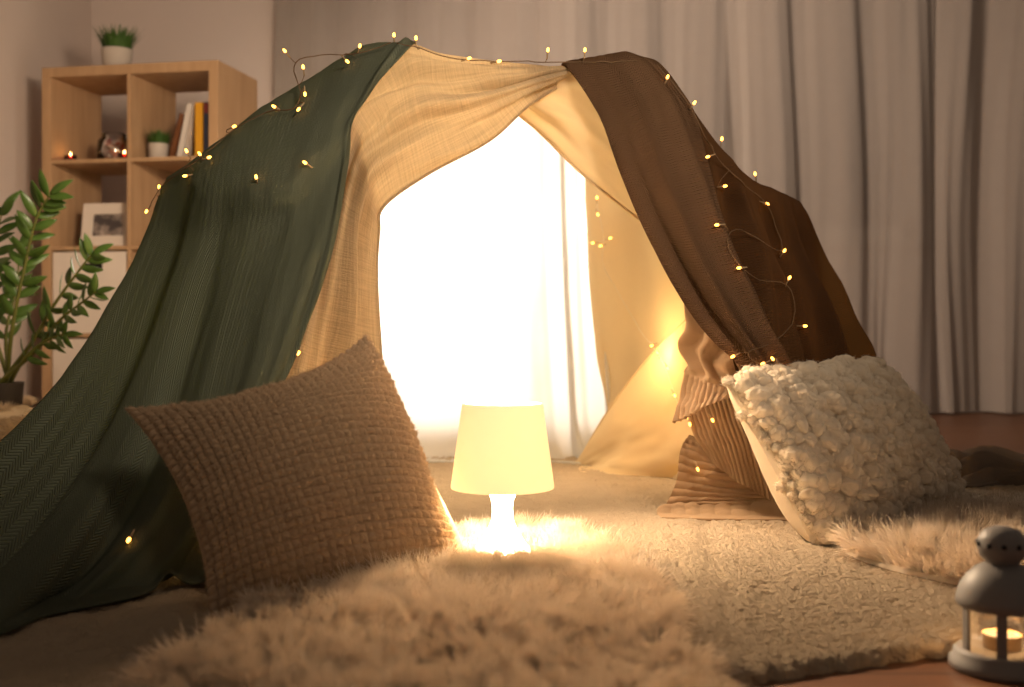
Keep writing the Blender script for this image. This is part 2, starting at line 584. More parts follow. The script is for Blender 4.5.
def grass_pot(name, x, y, z, r0, r1, h, gh, nb, label, seed):
    c = sp(x, y, z)
    p = thing(name, label, 'plant', c, 'little potted grass plants')
    MB().lathe([(0, 0), (r0 * .97, 0), (r0, .003), (r1, h - .004), (r1 * .98, h), (r1 * .86, h), (r1 * .84, h - .012), (0, h - .012)], 32, c).build('pot', M_cpot, p)
    rg = np.random.default_rng(seed)
    m = MB()
    for i in range(nb):
        a = rg.uniform(0, 2 * PI); rr = r1 * .8 * math.sqrt(rg.uniform())
        b = c + np.array([rr * math.cos(a), rr * math.sin(a), h - .012])
        lean = rg.uniform(.1, .55) * (rr / r1 + .25)
        d = np.array([math.cos(a) * lean, math.sin(a) * lean, 1.0]) * gh * rg.uniform(.6, 1.05)
        wv = np.array([math.cos(a + 1.5), math.sin(a + 1.5), 0]) * .0028
        bend = np.array([math.cos(a), math.sin(a), -.3]) * gh * .22 * rg.uniform(0, 1)
        pts = [b, b + d * .5, b + d + bend]
        m.grid(np.array([[pts[0] - wv, pts[0] + wv], [pts[1] - wv * .8, pts[1] + wv * .8], [pts[2] - wv * .1, pts[2] + wv * .1]]))
    m.build('grass', M_grass, p)


grass_pot('potted_grass', .275, .10, SH, .054, .063, .085, .10, 520, 'small potted grass plant standing on top of the shelf unit', 3)
bx = .056 + cw
grass_pot('potted_grass', bx + .075, .09, rows[0], .038, .041, .066, .07, 240, 'tiny potted grass plant inside the shelf, left of the books', 4)


# books in the upper right cube
def book(x, tilt, th, h, d, col, label):
    a = math.radians(tilt)
    R = np.array([[math.cos(a), 0, math.sin(a)], [0, 1, 0], [-math.sin(a), 0, math.cos(a)]])
    M = (SR @ R, sp(x, .03, rows[0] + (0.0005 if tilt == 0 else th * math.sin(a) * 1.0 + .0005)))
    b = thing('book', label, 'book', M[1], 'books in the upper right cube')
    cm = simple('book_cover_' + col[0], col[1], 0.6, 0.05)
    m = MB()
    m.box((0, 0, 0), (.003, d, h), M); m.box((th - .003, 0, 0), (th, d, h), M); m.box((0, 0, 0), (th, .003, h), M)
    m.build('cover', cm, b, False)
    MB().box((.003, .004, .004), (th - .003, d - .004, h - .004), M).build('pages', M_wax, b, False)
    if col[2]:
        MB().box((.002, -.0008, h * .8), (th - .002, -.0001, h - .004), M).build('spine_band', simple('band_' + col[0], col[2], .6), b, False)


bx = .056 + cw
book(bx + .150, 15, .022, .178, .15, ('brown', (.15, .055, .02), None), 'brown book leaning at the left end of the book row')
book(bx + .183, 12, .026, .214, .16, ('white', (.62, .56, .50), None), 'white book leaning against the yellow book')
book(bx + .262, 0, .034, .216, .16, ('yellow', (.62, .30, .02), None), 'upright yellow book between the white and the dark book')
book(bx + .299, 0, .032, .216, .16, ('navy', (.03, .035, .06), (.16, .03, .03)), 'upright dark navy book with a dark red band at its top')


# tea lights and potpourri jar in the upper left cube
def tealight(c, label, glassm=None, r=.022):
    c = np.array(c)
    k = thing('tealight', label, 'candle', c, 'tealights')
    if glassm is not None:
        MB().lathe([(r * .7, 0), (r * 1.05, .002), (r * 1.2, .012), (r * 1.2, .026), (r * 1.12, .026), (r * 1.1, .012), (r * .9, .004), (0, .004)], 32, c).build('glass_cup', glassm, k)
        z0 = .004
    else:
        MB().lathe([(0, 0), (r, 0), (r, .016), (r * 1.04, .0165), (r * 1.04, .0175), (r * .97, .0175), (r * .97, .014), (0, .014)], 32, c).build('cup', M_sock, k)
        z0 = .003
    MB().lathe([(0, z0), (r * .93, z0), (r * .93, z0 + .011), (0, z0 + .0115)], 32, c).build('wax', M_wax if glassm is not None else M_flame2, k)
    f = MB().lathe([(0, z0 + .012), (.0032, z0 + .017), (.0042, z0 + .022), (.002, z0 + .031), (0, z0 + .037)], 16, c).build('flame', M_flame, k)
    return k


for x, lb in ((.085, 'tealight in a red glass at the left end of the upper left cube'), (.325, 'tealight in a red glass right of the potpourri jar')):
    c = sp(x, .07, rows[0])
    tealight(c, lb, M_redglass)
    lamp('tealight_glow', 'POINT', c + np.array([0, 0, .035]), .03, (1, .4, .12), shadow_soft_size=.01)
jc = sp(.235, .15, rows[0])
jar = thing('glass_jar', 'round glass jar of potpourri between the two red tealights', 'jar', jc)
MB().lathe([(0, 0), (.055, .0), (.068, .012), (.072, .05), (.066, .095), (.05, .108), (.052, .122), (.049, .122), (.046, .108), (.062, .093), (.068, .05), (.064, .014), (0, .005)], 40, jc).build('glass', M_glass, jar)
pm = MB()
ico = bmesh.new(); bmesh.ops.create_icosphere(ico, subdivisions=2, radius=1); ico.verts.index_update()
IV2 = np.array([v.co for v in ico.verts]); IF2 = np.array([[v.index for v in f.verts] for f in ico.faces]); ico.free()
ico = bmesh.new(); bmesh.ops.create_icosphere(ico, subdivisions=4, radius=1); ico.verts.index_update()
IV3 = np.array([v.co for v in ico.verts]); IF3 = np.array([[v.index for v in f.verts] for f in ico.faces]); ico.free()
petal_m = [simple('petal_red', (.30, .05, .04), .8), simple('petal_pink', (.50, .24, .19), .8), simple('petal_white', (.55, .45, .38), .8)]
for i in range(60):
    a = RNG.uniform(0, 2 * PI); r = .05 * math.sqrt(RNG.uniform()); z = RNG.uniform(.016, .10)
    sc = np.array([RNG.uniform(.008, .014), RNG.uniform(.008, .014), RNG.uniform(.004, .008)])
    pm.add(IV2 * sc * (1 + .2 * RNG.standard_normal((len(IV2), 1)) * .5) + jc + np.array([r * math.cos(a), r * math.sin(a), z]), IF2, None, int(RNG.integers(0, 3)))
po = tag(pm.build('potpourri', petal_m), 'red and pale dried petals filling the glass jar', 'potpourri')
po['kind'] = 'stuff'

# framed photo
pa = math.radians(8)
PR = np.array([[1, 0, 0], [0, math.cos(pa), math.sin(pa)], [0, -math.sin(pa), math.cos(pa)]])
PM = (SR @ PR, sp(.134, .06, rows[1] + .0008))
pf = thing('picture_frame', 'white framed small photo standing in the second cube of the shelf', 'picture frame', PM[1])
fw, fh, fb = .234, .182, .046
m = MB()
for lo, hi in (((0, 0, 0), (fw, .016, fb)), ((0, 0, fh - fb), (fw, .016, fh)), ((0, 0, fb), (fb, .016, fh - fb)), ((fw - fb, 0, fb), (fw, .016, fh - fb))):
    m.box(lo, hi, PM, .001)
m.box((0, .012, 0), (fw, .016, fh), PM)
m.build('frame', M_white, pf, False)
t = NT('photo_print')
o_ = t.n('ShaderNodeTexCoord').outputs['Object']
n1 = t.noise(o_, 16, 3)
rmp = t.n('ShaderNodeValToRGB', {0: n1})
rmp.color_ramp.elements[0].position = .40; rmp.color_ramp.elements[0].color = (.06, .05, .05, 1)
rmp.color_ramp.elements[1].position = .62; rmp.color_ramp.elements[1].color = (.46, .38, .33, 1)
M_photo = t.done(t.n('ShaderNodeBsdfPrincipled', {'Base Color': rmp.outputs[0], 'Roughness': .35}))
MB().box((fb - .002, .007, fb - .002), (fw - fb + .002, .0115, fh - fb + .002), PM).build('photo', M_photo, pf, False)


# ------------------------------------------------------------------ fur
def strands(m, roots, dirs, lens, width, nseg=4, droop=.5, curl=.25, seed=1):
    """tapered three sided strands, rooted at roots"""
    rg = np.random.default_rng(seed)
    N = len(roots)
    d = dirs / np.linalg.norm(dirs, axis=1, keepdims=True)
    side = np.cross(d, rg.standard_normal((N, 3))); side /= np.linalg.norm(side, axis=1, keepdims=True) + 1e-9
    up2 = np.cross(d, side)
    lens = lens[:, None]
    rings = []
    pos = roots.copy(); cur = d.copy()
    cw_ = side * rg.uniform(-curl, curl, (N, 1)) + up2 * rg.uniform(-curl, curl, (N, 1))
    for k in range(nseg + 1):
        t = k / nseg
        wd = width * (1 - t) ** .7 * (1 if k else .8)
        if k < nseg:
            rings.append(np.stack([pos + wd * (math.cos(a) * side + math.sin(a) * up2) for a in (0, 2.094, 4.189)], 1))
        else:
            rings.append(pos[:, None, :])
        cur = cur + cw_ / nseg + np.array([0, 0, -droop / nseg])
        cur /= np.linalg.norm(cur, axis=1, keepdims=True)
        pos = pos + cur * lens / nseg
    V = np.concatenate(rings, 1)          # N, 3*nseg+1
    K = V.shape[1]
    f4 = []
    for k in range(nseg - 1):
        for a in range(3):
            b = (a + 1) % 3
            f4.append([3 * k + a, 3 * k + b, 3 * (k + 1) + b, 3 * (k + 1) + a])
    f3 = [[3 * (nseg - 1) + a, 3 * (nseg - 1) + (a + 1) % 3, 3 * nseg] for a in range(3)]
    base = (np.arange(N) * K)[:, None, None]
    m.add(V, (base + np.array(f4)[None]).reshape(-1, 4))
    m.f.append((base + np.array(f3)[None]).reshape(-1, 3) + m.n - N * K)
    m.mi.append(np.zeros(N * 3, int))


def inpoly(x, y, poly):
    ins = np.zeros(len(x), bool)
    j = len(poly) - 1
    for i in range(len(poly)):
        xi, yi = poly[i]; xj, yj = poly[j]
        c = ((yi > y) != (yj > y)) & (x < (xj - xi) * (y - yi) / (yj - yi + 1e-12) + xi)
        ins ^= c; j = i
    return ins


def smooth_poly(pts, n=90):
    p = np.array(pts + pts[:3])
    W = cr_weights(n + 1, len(pts) + 1)
    # periodic
    out = []
    N = len(pts); P = np.array(pts, float)
    for i in range(n):
        t = i / n * N; k = int(t); f = t - k
        a, b, c, d = P[(k - 1) % N], P[k % N], P[(k + 1) % N], P[(k + 2) % N]
        out.append(.5 * (2 * b + (c - a) * f + (2 * a - 5 * b + 4 * c - d) * f * f + (3 * b - a - 3 * c + d) * f ** 3))
    return np.array(out)


def sheepskin(poly, z0, n, length, label, seed, name='sheepskin_rug', group='white sheepskins', width=.0011):
    rg = np.random.default_rng(seed)
    poly = smooth_poly(poly)
    c = poly.mean(0)
    m = MB()
    # hide
    rings = []
    for s, z in ((1.0, z0), (1.0, z0 + .004), (.97, z0 + .009), (.5, z0 + .012), (.02, z0 + .012)):
        rings.append(np.concatenate([c + (poly - c) * s, np.full((len(poly), 1), z)], 1))
    m.grid(np.array(rings), closed_u=True)
    lo = poly.min(0); hi = poly.max(0)
    pts = rg.uniform(lo, hi, (int(n * 2.2), 2))
    pts = pts[inpoly(pts[:, 0], pts[:, 1], poly)][:n]
    N = len(pts)
    x, y = pts[:, 0], pts[:, 1]
    # clumps: neighbouring hairs share a lean
    ax = fbm(x * 11, y * 11, seed, 3) * 1.5; ay = fbm(x * 11 + 40, y * 11 + 9, seed + 3, 3) * 1.8
    cl = .035
    gx = (np.floor(x / cl) + .5 + .8 * (_hash(np.floor(x / cl), np.floor(y / cl), 5) - .5)) * cl - x
    gy = (np.floor(y / cl) + .5 + .8 * (_hash(np.floor(x / cl), np.floor(y / cl), 6) - .5)) * cl - y
    out = (pts - c) / (np.abs(hi - lo) / 2)
    rad = np.linalg.norm(out, axis=1, keepdims=True)
    out = out * (rad ** 2)
    d = np.stack([ax + gx / length * .75 + out[:, 0] * .5, ay + gy / length * .75 + out[:, 1] * .5, np.full(N, .95)], 1)
    d += rg.standard_normal((N, 3)) * .16
    ld = np.linalg.norm(pts - np.array([-.0165, 1.98]), axis=1)
    L = length * np.clip(ld / .11, .25, 1) * (0.75 + .5 * rg.uniform(size=N)) * (1 + .5 * fbm(x * 6, y * 6, seed + 9, 2))
    roots = np.concatenate([pts, np.full((N, 1), z0 + .009)], 1)
    strands(m, roots, d, L, width, 4, .9, .5, seed)
    return tag(m.build(name, M_fur), label, 'rug', group)


sheepskin([(-.39, 1.15), (-.38, 1.45), (-.34, 1.72), (-.20, 1.96), (-.10, 2.16), (0.03, 2.24), (.14, 2.14), (.20, 1.94), (.22, 1.70), (.205, 1.45), (.21, 1.15), (-.1, 1.02)],
          .018, 80000, .042, 'large white sheepskin in the foreground under the lamp', 5)
sheepskin([(.60, 2.02), (.66, 2.2), (.85, 2.27), (1.1, 2.32), (1.45, 2.25), (1.5, 1.95), (1.2, 1.68), (.92, 1.65), (.70, 1.80)],
          .018, 34000, .058, 'white sheepskin on the right in front of the bobbly cushion', 8)

# ------------------------------------------------------------------ rugs


def rug(ctrl, label, seed, nu, nv, z=.016, name='shaggy_rug'):
    P2, u, v = patch(np.array([[(*q, 0) for q in r] for r in ctrl]), nv, nu)
    x, y = P2[..., 0], P2[..., 1]
    e = np.minimum(np.minimum(u, 1 - u) * 160, np.minimum(v, 1 - v) * 110).clip(0, 1)
    h = .004 * fbm(x * 16, y * 16, seed, 2) + .0022 * (vn(x * 95, y * 95, seed + 4)) + .0045 * vn(x * 170, y * 170, seed + 6)
    h -= .006 * np.clip(vn(x * 45, y * 70, seed + 9) - .28, 0, 1) * 4
    seam = .36 - (y - 2.3) * -.12 + .03 * vn(y * 9, y * 0, 4)
    h = h + .003 * np.exp(-((x - seam) / .02) ** 2) - .003 * np.exp(-((x - seam - .035) / .015) ** 2)
    zz = (z + h) * (e ** .5) + .0012
    jit = .006 * (1 - e)
    P = np.stack([x + jit * vn(x * 60, y * 60, 3) * 3, y + jit * vn(x * 60, y * 60, 5) * 3, zz], -1)
    return tag(MB().grid(P, np.stack([x, y], -1)).build(name, M_rug), label, 'rug')


rug([[(-2.03, .62), (-1.0, .82), (.1, 1.277), (.376, 1.39), (1.0, 1.645), (2.1, 2.10)],
     [(-2.03, 2.4), (-1.0, 2.4), (.0, 2.45), (.36, 2.45), (1.0, 2.45), (2.0, 2.62)],
     [(-2.03, 3.95), (-1.0, 3.95), (-.1, 3.95), (.5, 3.75), (1.1, 3.35), (1.9, 3.12)]], 'large cream shaggy rug spread under the tent, lamp and cushions', 2, 1150, 820)


# ------------------------------------------------------------------ tent cloths
SURF = {}


def reg(key, P):
    SURF.setdefault(key, []).append(P.reshape(-1, 3))


def on_surf(keys, px, py, lift=.008):
    best = None
    for k in keys:
        for P in SURF[k]:
            q = proj(P)
            d = (q[:, 0] - px) ** 2 + (q[:, 1] - py) ** 2
            near = d < 36
            if near.any():
                Y = P[near][:, 1].min()
            else:
                i = d.argmin()
                if best is None or (best[0] and d[i] < best[2]):
                    best = (True, P[i, 1], d[i])
                continue
            if best is None or best[0] or Y < best[1]:
                best = (False, Y, 0)
    return at(px, py, best[1] - lift)


def W(rows_):
    return np.array([[at(*p) if len(p) == 3 else fl(*p, z=.012) for p in r] for r in rows_])


# --- green blanket
G = W([
    [(200, 195, 3.05), (222, 165, 3.05), (270, 125, 3.0), (318, 90, 2.95), (362, 66, 2.9), (412, 58, 2.75)],
    [(172, 179, 2.52), (208, 149, 2.48), (256, 111, 2.45), (311, 79, 2.4), (362, 48, 2.36), (412, 44, 2.31)],
    [(163, 188, 2.50), (196, 180, 2.33), (242, 176, 2.235), (288, 170, 2.20), (322, 144, 2.215), (357, 112, 2.25)],
    [(148, 238, 2.47), (186, 244, 2.31), (234, 238, 2.23), (282, 224, 2.20), (318, 200, 2.20), (349, 160, 2.23)],
    [(116, 308, 2.40), (160, 330, 2.22), (210, 330, 2.14), (258, 310, 2.10), (297, 280, 2.11), (333, 250, 2.16)],
    [(76, 378, 2.32), (120, 430, 2.04), (178, 440, 1.97), (228, 420, 1.97), (264, 390, 2.00), (297, 350, 2.07)],
    [(12, 456, 2.22), (60, 530, 1.84), (128, 540, 1.81), (188, 520, 1.86), (226, 490, 1.92), (246, 450, 2.00)],
    [(-90, 550), (-25, 628), (60, 610), (130, 598), (178, 588), (226, 586)],
    [(-110, 560), (-40, 642), (55, 622), (128, 607), (174, 594), (232, 594)],
])
P, u, v = patch(G, 230, 260)
n = toward_cam(normals(P), P)
amp = np.clip((v - .2) / .6, 0, 1) ** 1.1 * np.clip((1.02 - v) / .08, 0, 1) * (1 - .45 * u)
f = (.040 * np.sin(2 * PI * (4.6 * u + .2 * v) + .5) + .008 * np.sin(2 * PI * (11 * u + .4 * v))) * np.clip((.55 - u) / .3, .12, 1) + .03 * fbm(u * 3, v * 1.6, 5, 2)
P = P + n * (f * amp)[..., None] + n * (.006 * fbm(u * 9, v * 9, 8, 3))[..., None] + n * (.010 * np.exp(-((u - .965) / .02) ** 2))[..., None]
P[..., 2] = np.maximum(P[..., 2], .026) + .020 * np.clip((v - .84) / .06, 0, 1) * (np.exp(-((u - .78) / .05) ** 2) + np.exp(-((u - .96) / .05) ** 2))
reg('green', P)
uvg = np.stack([u * 1.1, v * 1.4], -1)
gb = MB().grid(P, uvg, thick=-.003, n=-n).build('blanket', M_green)
tag(gb, 'dark green herringbone blanket draped over the left half of the tent', 'blanket')
gb.name = 'green_blanket'

# --- beige gauze: strip between the green edge / ridge (A) and the free hem (B)
A = [fl(225, 560, .01), at(262, 372, 2.22), at(300, 262, 2.28), at(322, 150, 2.34), at(352, 84, 2.38), at(402, 45, 2.36), at(445, 54, 2.37), at(520, 64, 2.38), at(578, 69, 2.46)]
B = [fl(390, 512, .01), at(384, 400, 2.46), at(377, 285, 2.40), at(379, 232, 2.36), at(384, 206, 2.34), at(428, 174, 2.34), at(490, 140, 2.35), at(532, 103, 2.37), at(582, 74, 2.46)]
A = np.array(A); B = np.array(B)
ctrl = np.stack([A + (B - A) * s + np.array([0, -1, 0]) * .05 * math.sin(PI * s) for s in (0, .25, .5, .75, 1.0)], 1)
P, u, v = patch(ctrl, 260, 90)
n = toward_cam(normals(P), P)
edge = np.sin(PI * u) ** .6
f = .017 * np.sin(2 * PI * (2.6 * u + .6 * np.sin(v * 5))) + .010 * np.sin(2 * PI * (5.3 * u - 1.1 * v)) + .016 * fbm(u * 3, v * 9, 3, 3)
P = P + n * (f * edge * np.clip((1.02 - v) / .2, 0, 1))[..., None]
P[..., 2] = np.maximum(P[..., 2], .01)
reg('gauze', P)
mb = MB().grid(P)
mb.grid(P[:128] - n[:128] * .014)  # extra layer behind the left drape, added so less light comes through
hem = P[:, -1]
mb.tube(hem[::2], .003, 6)
gz = mb.build('gauze_cloth', M_gauze)
tag(gz, 'beige gauze cloth swagged along the tent top and down the left opening', 'cloth')

# --- cream roof sheet with its valance on the right
V1 = W([
    [(505, 64, 2.405), (555, 69, 2.405), (605, 70, 2.42), (650, 76, 2.44), (700, 130, 2.48)],
    [(512, 92, 2.43), (550, 106, 2.41), (592, 126, 2.42), (638, 158, 2.44), (702, 210, 2.48)],
    [(521, 112, 2.46), (557, 150, 2.43), (601, 190, 2.43), (648, 226, 2.45), (712, 268, 2.48)],
])
P, u, v = patch(V1, 60, 110)
n = toward_cam(normals(P), P)
P = P + n * (.014 * np.sin(2 * PI * (2.2 * v - .9 * u * (1 - v) + .1)) * np.sin(PI * v) * (1.1 - u) + .012 * fbm(u * 4, v * 5, 9, 2))[..., None]
mb = MB().grid(P)
mb.tube(P[-1, ::2], .0028, 6)
R1 = np.array([
    [at(395, 52, 2.40), at(455, 62, 2.41), at(520, 70, 2.42), at(590, 74, 2.43), at(655, 66, 2.44)],
    [at(395, 46, 2.40) + (-.06, .6, .05), at(455, 58, 2.41) + (-.03, .6, .03), at(520, 66, 2.42) + (0, .6, .03), at(590, 70, 2.43) + (.02, .6, .03), at(655, 62, 2.44) + (.05, .6, .03)],
    [(-.50, 3.72, 1.16), (-.22, 3.72, 1.15), (.06, 3.72, 1.15), (.26, 3.70, 1.13), (.44, 3.60, 1.06)],
])
P, u, v = patch(R1, 50, 60)
P[..., 2] += .012 * fbm(u * 5, v * 5, 4, 2)
mb.grid(P)
tag(mb.build('roof_sheet', M_cream), 'cream sheet forming the tent roof, its scalloped hem hanging right of the opening', 'sheet')

# --- cream side sheet at the right wall
S1 = W([
    [(580, 110, 3.52), (625, 112, 3.35), (680, 120, 3.0), (712, 190, 2.75)],
    [(586, 200, 3.52), (632, 205, 3.32), (690, 215, 3.0), (738, 255, 2.72)],
    [(592, 300, 3.52), (636, 305, 3.30), (694, 315, 3.0), (758, 330, 2.72)],
    [(606, 392, 3.52), (645, 400, 3.28), (700, 410, 2.98), (762, 420, 2.72)],
    [(616, 465), (650, 474), (705, 490), (765, 504)],
])
P, u, v = patch(S1, 90, 90)
n = toward_cam(normals(P), P)
P = P + n * (.018 * np.sin(2 * PI * (1.7 * u + .5 * v)) + .02 * fbm(u * 3, v * 3, 2, 3))[..., None] * (1 - v ** 8)[..., None]
P[..., 2] = np.maximum(P[..., 2], .018)
reg('side', P)
mb = MB().grid(P)
S2 = W([
    [(577, 464, 3.42), (606, 414, 3.30), (645, 362, 3.15), (705, 300, 2.85)],
    [(573, 468, 3.40), (607, 440, 3.22), (655, 410, 3.05), (710, 370, 2.80)],
    [(576, 471, 3.36), (612, 462, 3.18), (665, 450, 3.02), (716, 440, 2.76)],
    [(580, 474), (620, 477), (668, 480), (725, 486)],
])
P, u, v = patch(S2, 70, 80)
n = toward_cam(normals(P), P)
P = P + n * (.010 * np.sin(2 * PI * (1.4 * v + .3 * u)) + .022 * fbm(u * 3, v * 3, 6, 3))[..., None] * np.sin(PI * v)[..., None]
P[..., 2] = np.maximum(P[..., 2], .018)
reg('side', P)
mb.grid(P)
mb.tube(P[0, ::2], .003, 6)
tag(mb.build('side_sheet', M_cream), 'cream sheet spread down the right inner wall of the tent to the rug', 'sheet')

# --- white back sheet
X = [(300, 3.62), (375, 3.62), (430, 3.64), (490, 3.63), (540, 3.60), (575, 3.56), (608, 3.52), (630, 3.50)]
bot = [(300, 456), (378, 457), (432, 458), (492, 458), (545, 458), (580, 460), (622, 463), (640, 463)]
rows_ = []
for z in (1.17, .95, .72, .48, .26, .10):
    rows_.append([at(x + (0 if z > .5 else (bx_ - x) * (.6 - z)), HZ - (z - EYE) / Y * FPX, Y + .04 * (1.17 - z) * 0) for (x, Y), (bx_, by_) in zip(X, bot)])
rows_.append([fl(a, b, .016) for a, b in bot])
rows_.append([fl(a, b + 4, .017) for a, b in bot])
P, u, v = patch(np.array(rows_), 130, 200)
n = toward_cam(normals(P), P)
right = np.clip((u - .52) / .3, 0, 1)
f = right * (.030 * np.sin(2 * PI * (7.5 * u - .5 * v) + .4) + .014 * np.sin(2 * PI * (14 * u - .9 * v))) + (1 - right) * .008 * np.sin(2 * PI * (5 * u + .3 * v)) + .016 * fbm(u * 5, v * 3, 3, 3)
P = P + n * (f * np.clip((1 - v) / .12, 0, 1) * np.clip(v / .1 + .3, 0, 1))[..., None]
P[..., 2] = np.maximum(P[..., 2], .017)
mb = MB().grid(P)
hp = P[-1, ::2].copy(); hp[:, 2] = .019
mb.tube(hp, .004, 6)
tag(mb.build('back_sheet', M_sheet), 'glowing white sheet closing the back of the tent', 'sheet')

# --- brown knit drape
A = np.array([at(574, 135, 2.60), at(562, 66, 2.40), at(598, 114, 2.36), at(622, 178, 2.33), at(652, 244, 2.32), at(694, 312, 2.32), at(742, 362, 2.33), at(775, 392, 2.34)])
B = np.array([at(664, 140, 2.66), at(652, 57, 2.46), at(690, 100, 2.44), at(712, 162, 2.41), at(737, 240, 2.39), at(765, 310, 2.37), at(795, 372, 2.36), at(815, 410, 2.36)])
bul = [.0, .0, .04, .05, .05, .045, .04, .03]
top = [(0, 0, 0), (0, 0, .012), (0, 0, .01), (0, 0, 0), (0, 0, 0), (0, 0, 0), (0, 0, 0), (0, 0, 0)]
ctrl = np.array([[A[i] + (B[i] - A[i]) * s + np.array([0, -1, .0]) * bul[i] * math.sin(PI * s) + np.array(top[i]) * math.sin(PI * s) for s in (0, .25, .5, .75, 1.0)] for i in range(8)])
P, u, v = patch(ctrl, 260, 150)
n = toward_cam(normals(P), P)
k = np.clip((v - .2) / .5, 0, 1)
f = k * (.017 * np.sin(2 * PI * (2.7 * u + .25 * v) + .6) + .006 * np.sin(2 * PI * (6 * u - .4 * v))) + .012 * fbm(u * 3, v * 6, 13, 3)
f = f + .0017 * np.sin(2 * PI * 46 * u) * (.45 + .55 * np.clip((.55 - u) / .1, 0, 1))
P = P + n * f[..., None]
reg('brown', P)
bk = MB().grid(P, thick=.006, n=n).build('brown_knit_blanket', M_brown)
tag(bk, 'brown knitted blanket falling from the right peak of the tent', 'blanket')

# --- dark brown throw on the right slope
D = W([
    [(690, 150, 3.0), (725, 195, 3.05), (755, 225, 3.1), (780, 240, 3.12), (792, 250, 3.15), (796, 262, 3.2)],
    [(676, 84, 2.52), (715, 140, 2.55), (748, 176, 2.60), (778, 191, 2.65), (799, 201, 2.70), (803, 214, 2.80)],
    [(698, 180, 2.46), (735, 215, 2.50), (765, 238, 2.55), (795, 252, 2.62), (815, 258, 2.72), (822, 272, 2.95)],
    [(715, 270, 2.43), (750, 290, 2.46), (782, 300, 2.51), (813, 310, 2.58), (836, 312, 2.70), (840, 320, 2.95)],
    [(730, 360, 2.42), (765, 370, 2.44), (797, 380, 2.46), (832, 378, 2.52), (861, 368, 2.66), (866, 372, 2.9)],
    [(775, 440, 2.52), (790, 450, 2.50), (806, 455, 2.47), (850, 450, 2.52), (888, 440, 2.64), (892, 440, 2.86)],
    [(790, 515), (800, 518), (812, 522), (862, 516), (905, 505), (915, 495)],
])
P, u, v = patch(D, 210, 200)
n = toward_cam(normals(P), P)
k = np.clip((v - .16) / .3, 0, 1) * np.clip((1.0 - v) / .1, 0, 1)
f = k * (.030 * np.sin(2 * PI * (3.3 * u - .35 * v) + 2.2) + .016 * np.sin(2 * PI * (7.7 * u + .5 * v)) + .04 * fbm(u * 6, v * 3.2, 19, 3))
P = P + n * f[..., None]
P[..., 2] = np.maximum(P[..., 2], .02)
reg('dark', P)
tag(MB().grid(P).build('brown_throw', M_dark), 'thin dark brown throw stretched over the right slope of the tent', 'blanket')

# --- beige cable knit in a heap under the brown one
mb = MB()


def knit(ctrl, nr, nc, ribs, amp_rib, amp, seed, ribw=None, key='beige', along='u'):
    P, u, v = patch(W(ctrl), nr, nc)
    n = toward_cam(normals(P), P)
    q = u if along == 'u' else v
    r = amp_rib * (np.abs(np.sin(PI * ribs * q)) ** .8 - .5)
    if ribw is not None:
        r = r * np.clip((v - ribw) / .03, 0, 1)
        cab = .010 * np.sin(2 * PI * 3 * u + 1.3 * np.sin(v * 22)) * np.clip((ribw - v) / .05, 0, 1)
        r = r + cab
    P = P + n * (r + amp * fbm(u * 4, v * 4, seed, 3))[..., None]
    P[..., 2] = np.maximum(P[..., 2], .020)
    reg(key, P)
    mb.grid(P, thick=.006, n=n)


knit([[(690, 288, 2.50), (706, 292, 2.46), (728, 310, 2.44), (760, 335, 2.44)],
      [(680, 330, 2.50), (700, 338, 2.44), (722, 352, 2.42), (760, 365, 2.43)],
      [(682, 365, 2.50), (702, 374, 2.43), (724, 384, 2.41), (755, 388, 2.42)],
      [(678, 392, 2.50), (698, 395, 2.42), (722, 394, 2.40), (750, 394, 2.42)],
      [(673, 423, 2.49), (694, 413, 2.41), (718, 401, 2.40), (750, 394, 2.41)]], 200, 300, 12, .007, .012, 3, .55)
knit([[(684, 392, 2.56), (712, 385, 2.52), (745, 385, 2.50)],
      [(690, 425, 2.55), (722, 420, 2.50), (755, 420, 2.48)],
      [(700, 447, 2.54), (732, 448, 2.48), (765, 448, 2.47)],
      [(712, 462, 2.53), (742, 484, 2.46), (775, 503, 2.46)]], 160, 320, 14, .0065, .010, 5, along='u')
knit([[(690, 432, 2.62), (715, 440, 2.60), (760, 450, 2.58)],
      [(680, 452, 2.56), (715, 462, 2.54), (770, 470, 2.54)],
      [(676, 482, 2.53), (712, 488, 2.52), (775, 492, 2.52)],
      [(662, 512, 2.50), (700, 506, 2.50), (780, 505, 2.52)]], 300, 160, 11, .006, .014, 7, along='v')
knit([[(672, 504, 2.60), (700, 497, 2.62), (750, 494, 2.62), (830, 494, 2.62)],
      [(660, 505, 2.50), (700, 501, 2.51), (750, 499, 2.52), (830, 499, 2.52)],
      [(657, 513, 2.47), (700, 511, 2.47), (750, 510, 2.47), (830, 510, 2.47)],
      [(662, 521), (702, 522), (752, 523), (832, 523)]], 50, 130, 9, .004, .008, 9, along='u')
tag(mb.build('beige_knit_blanket', M_beige), 'beige cable knit blanket heaped on the rug at the right tent foot', 'blanket')

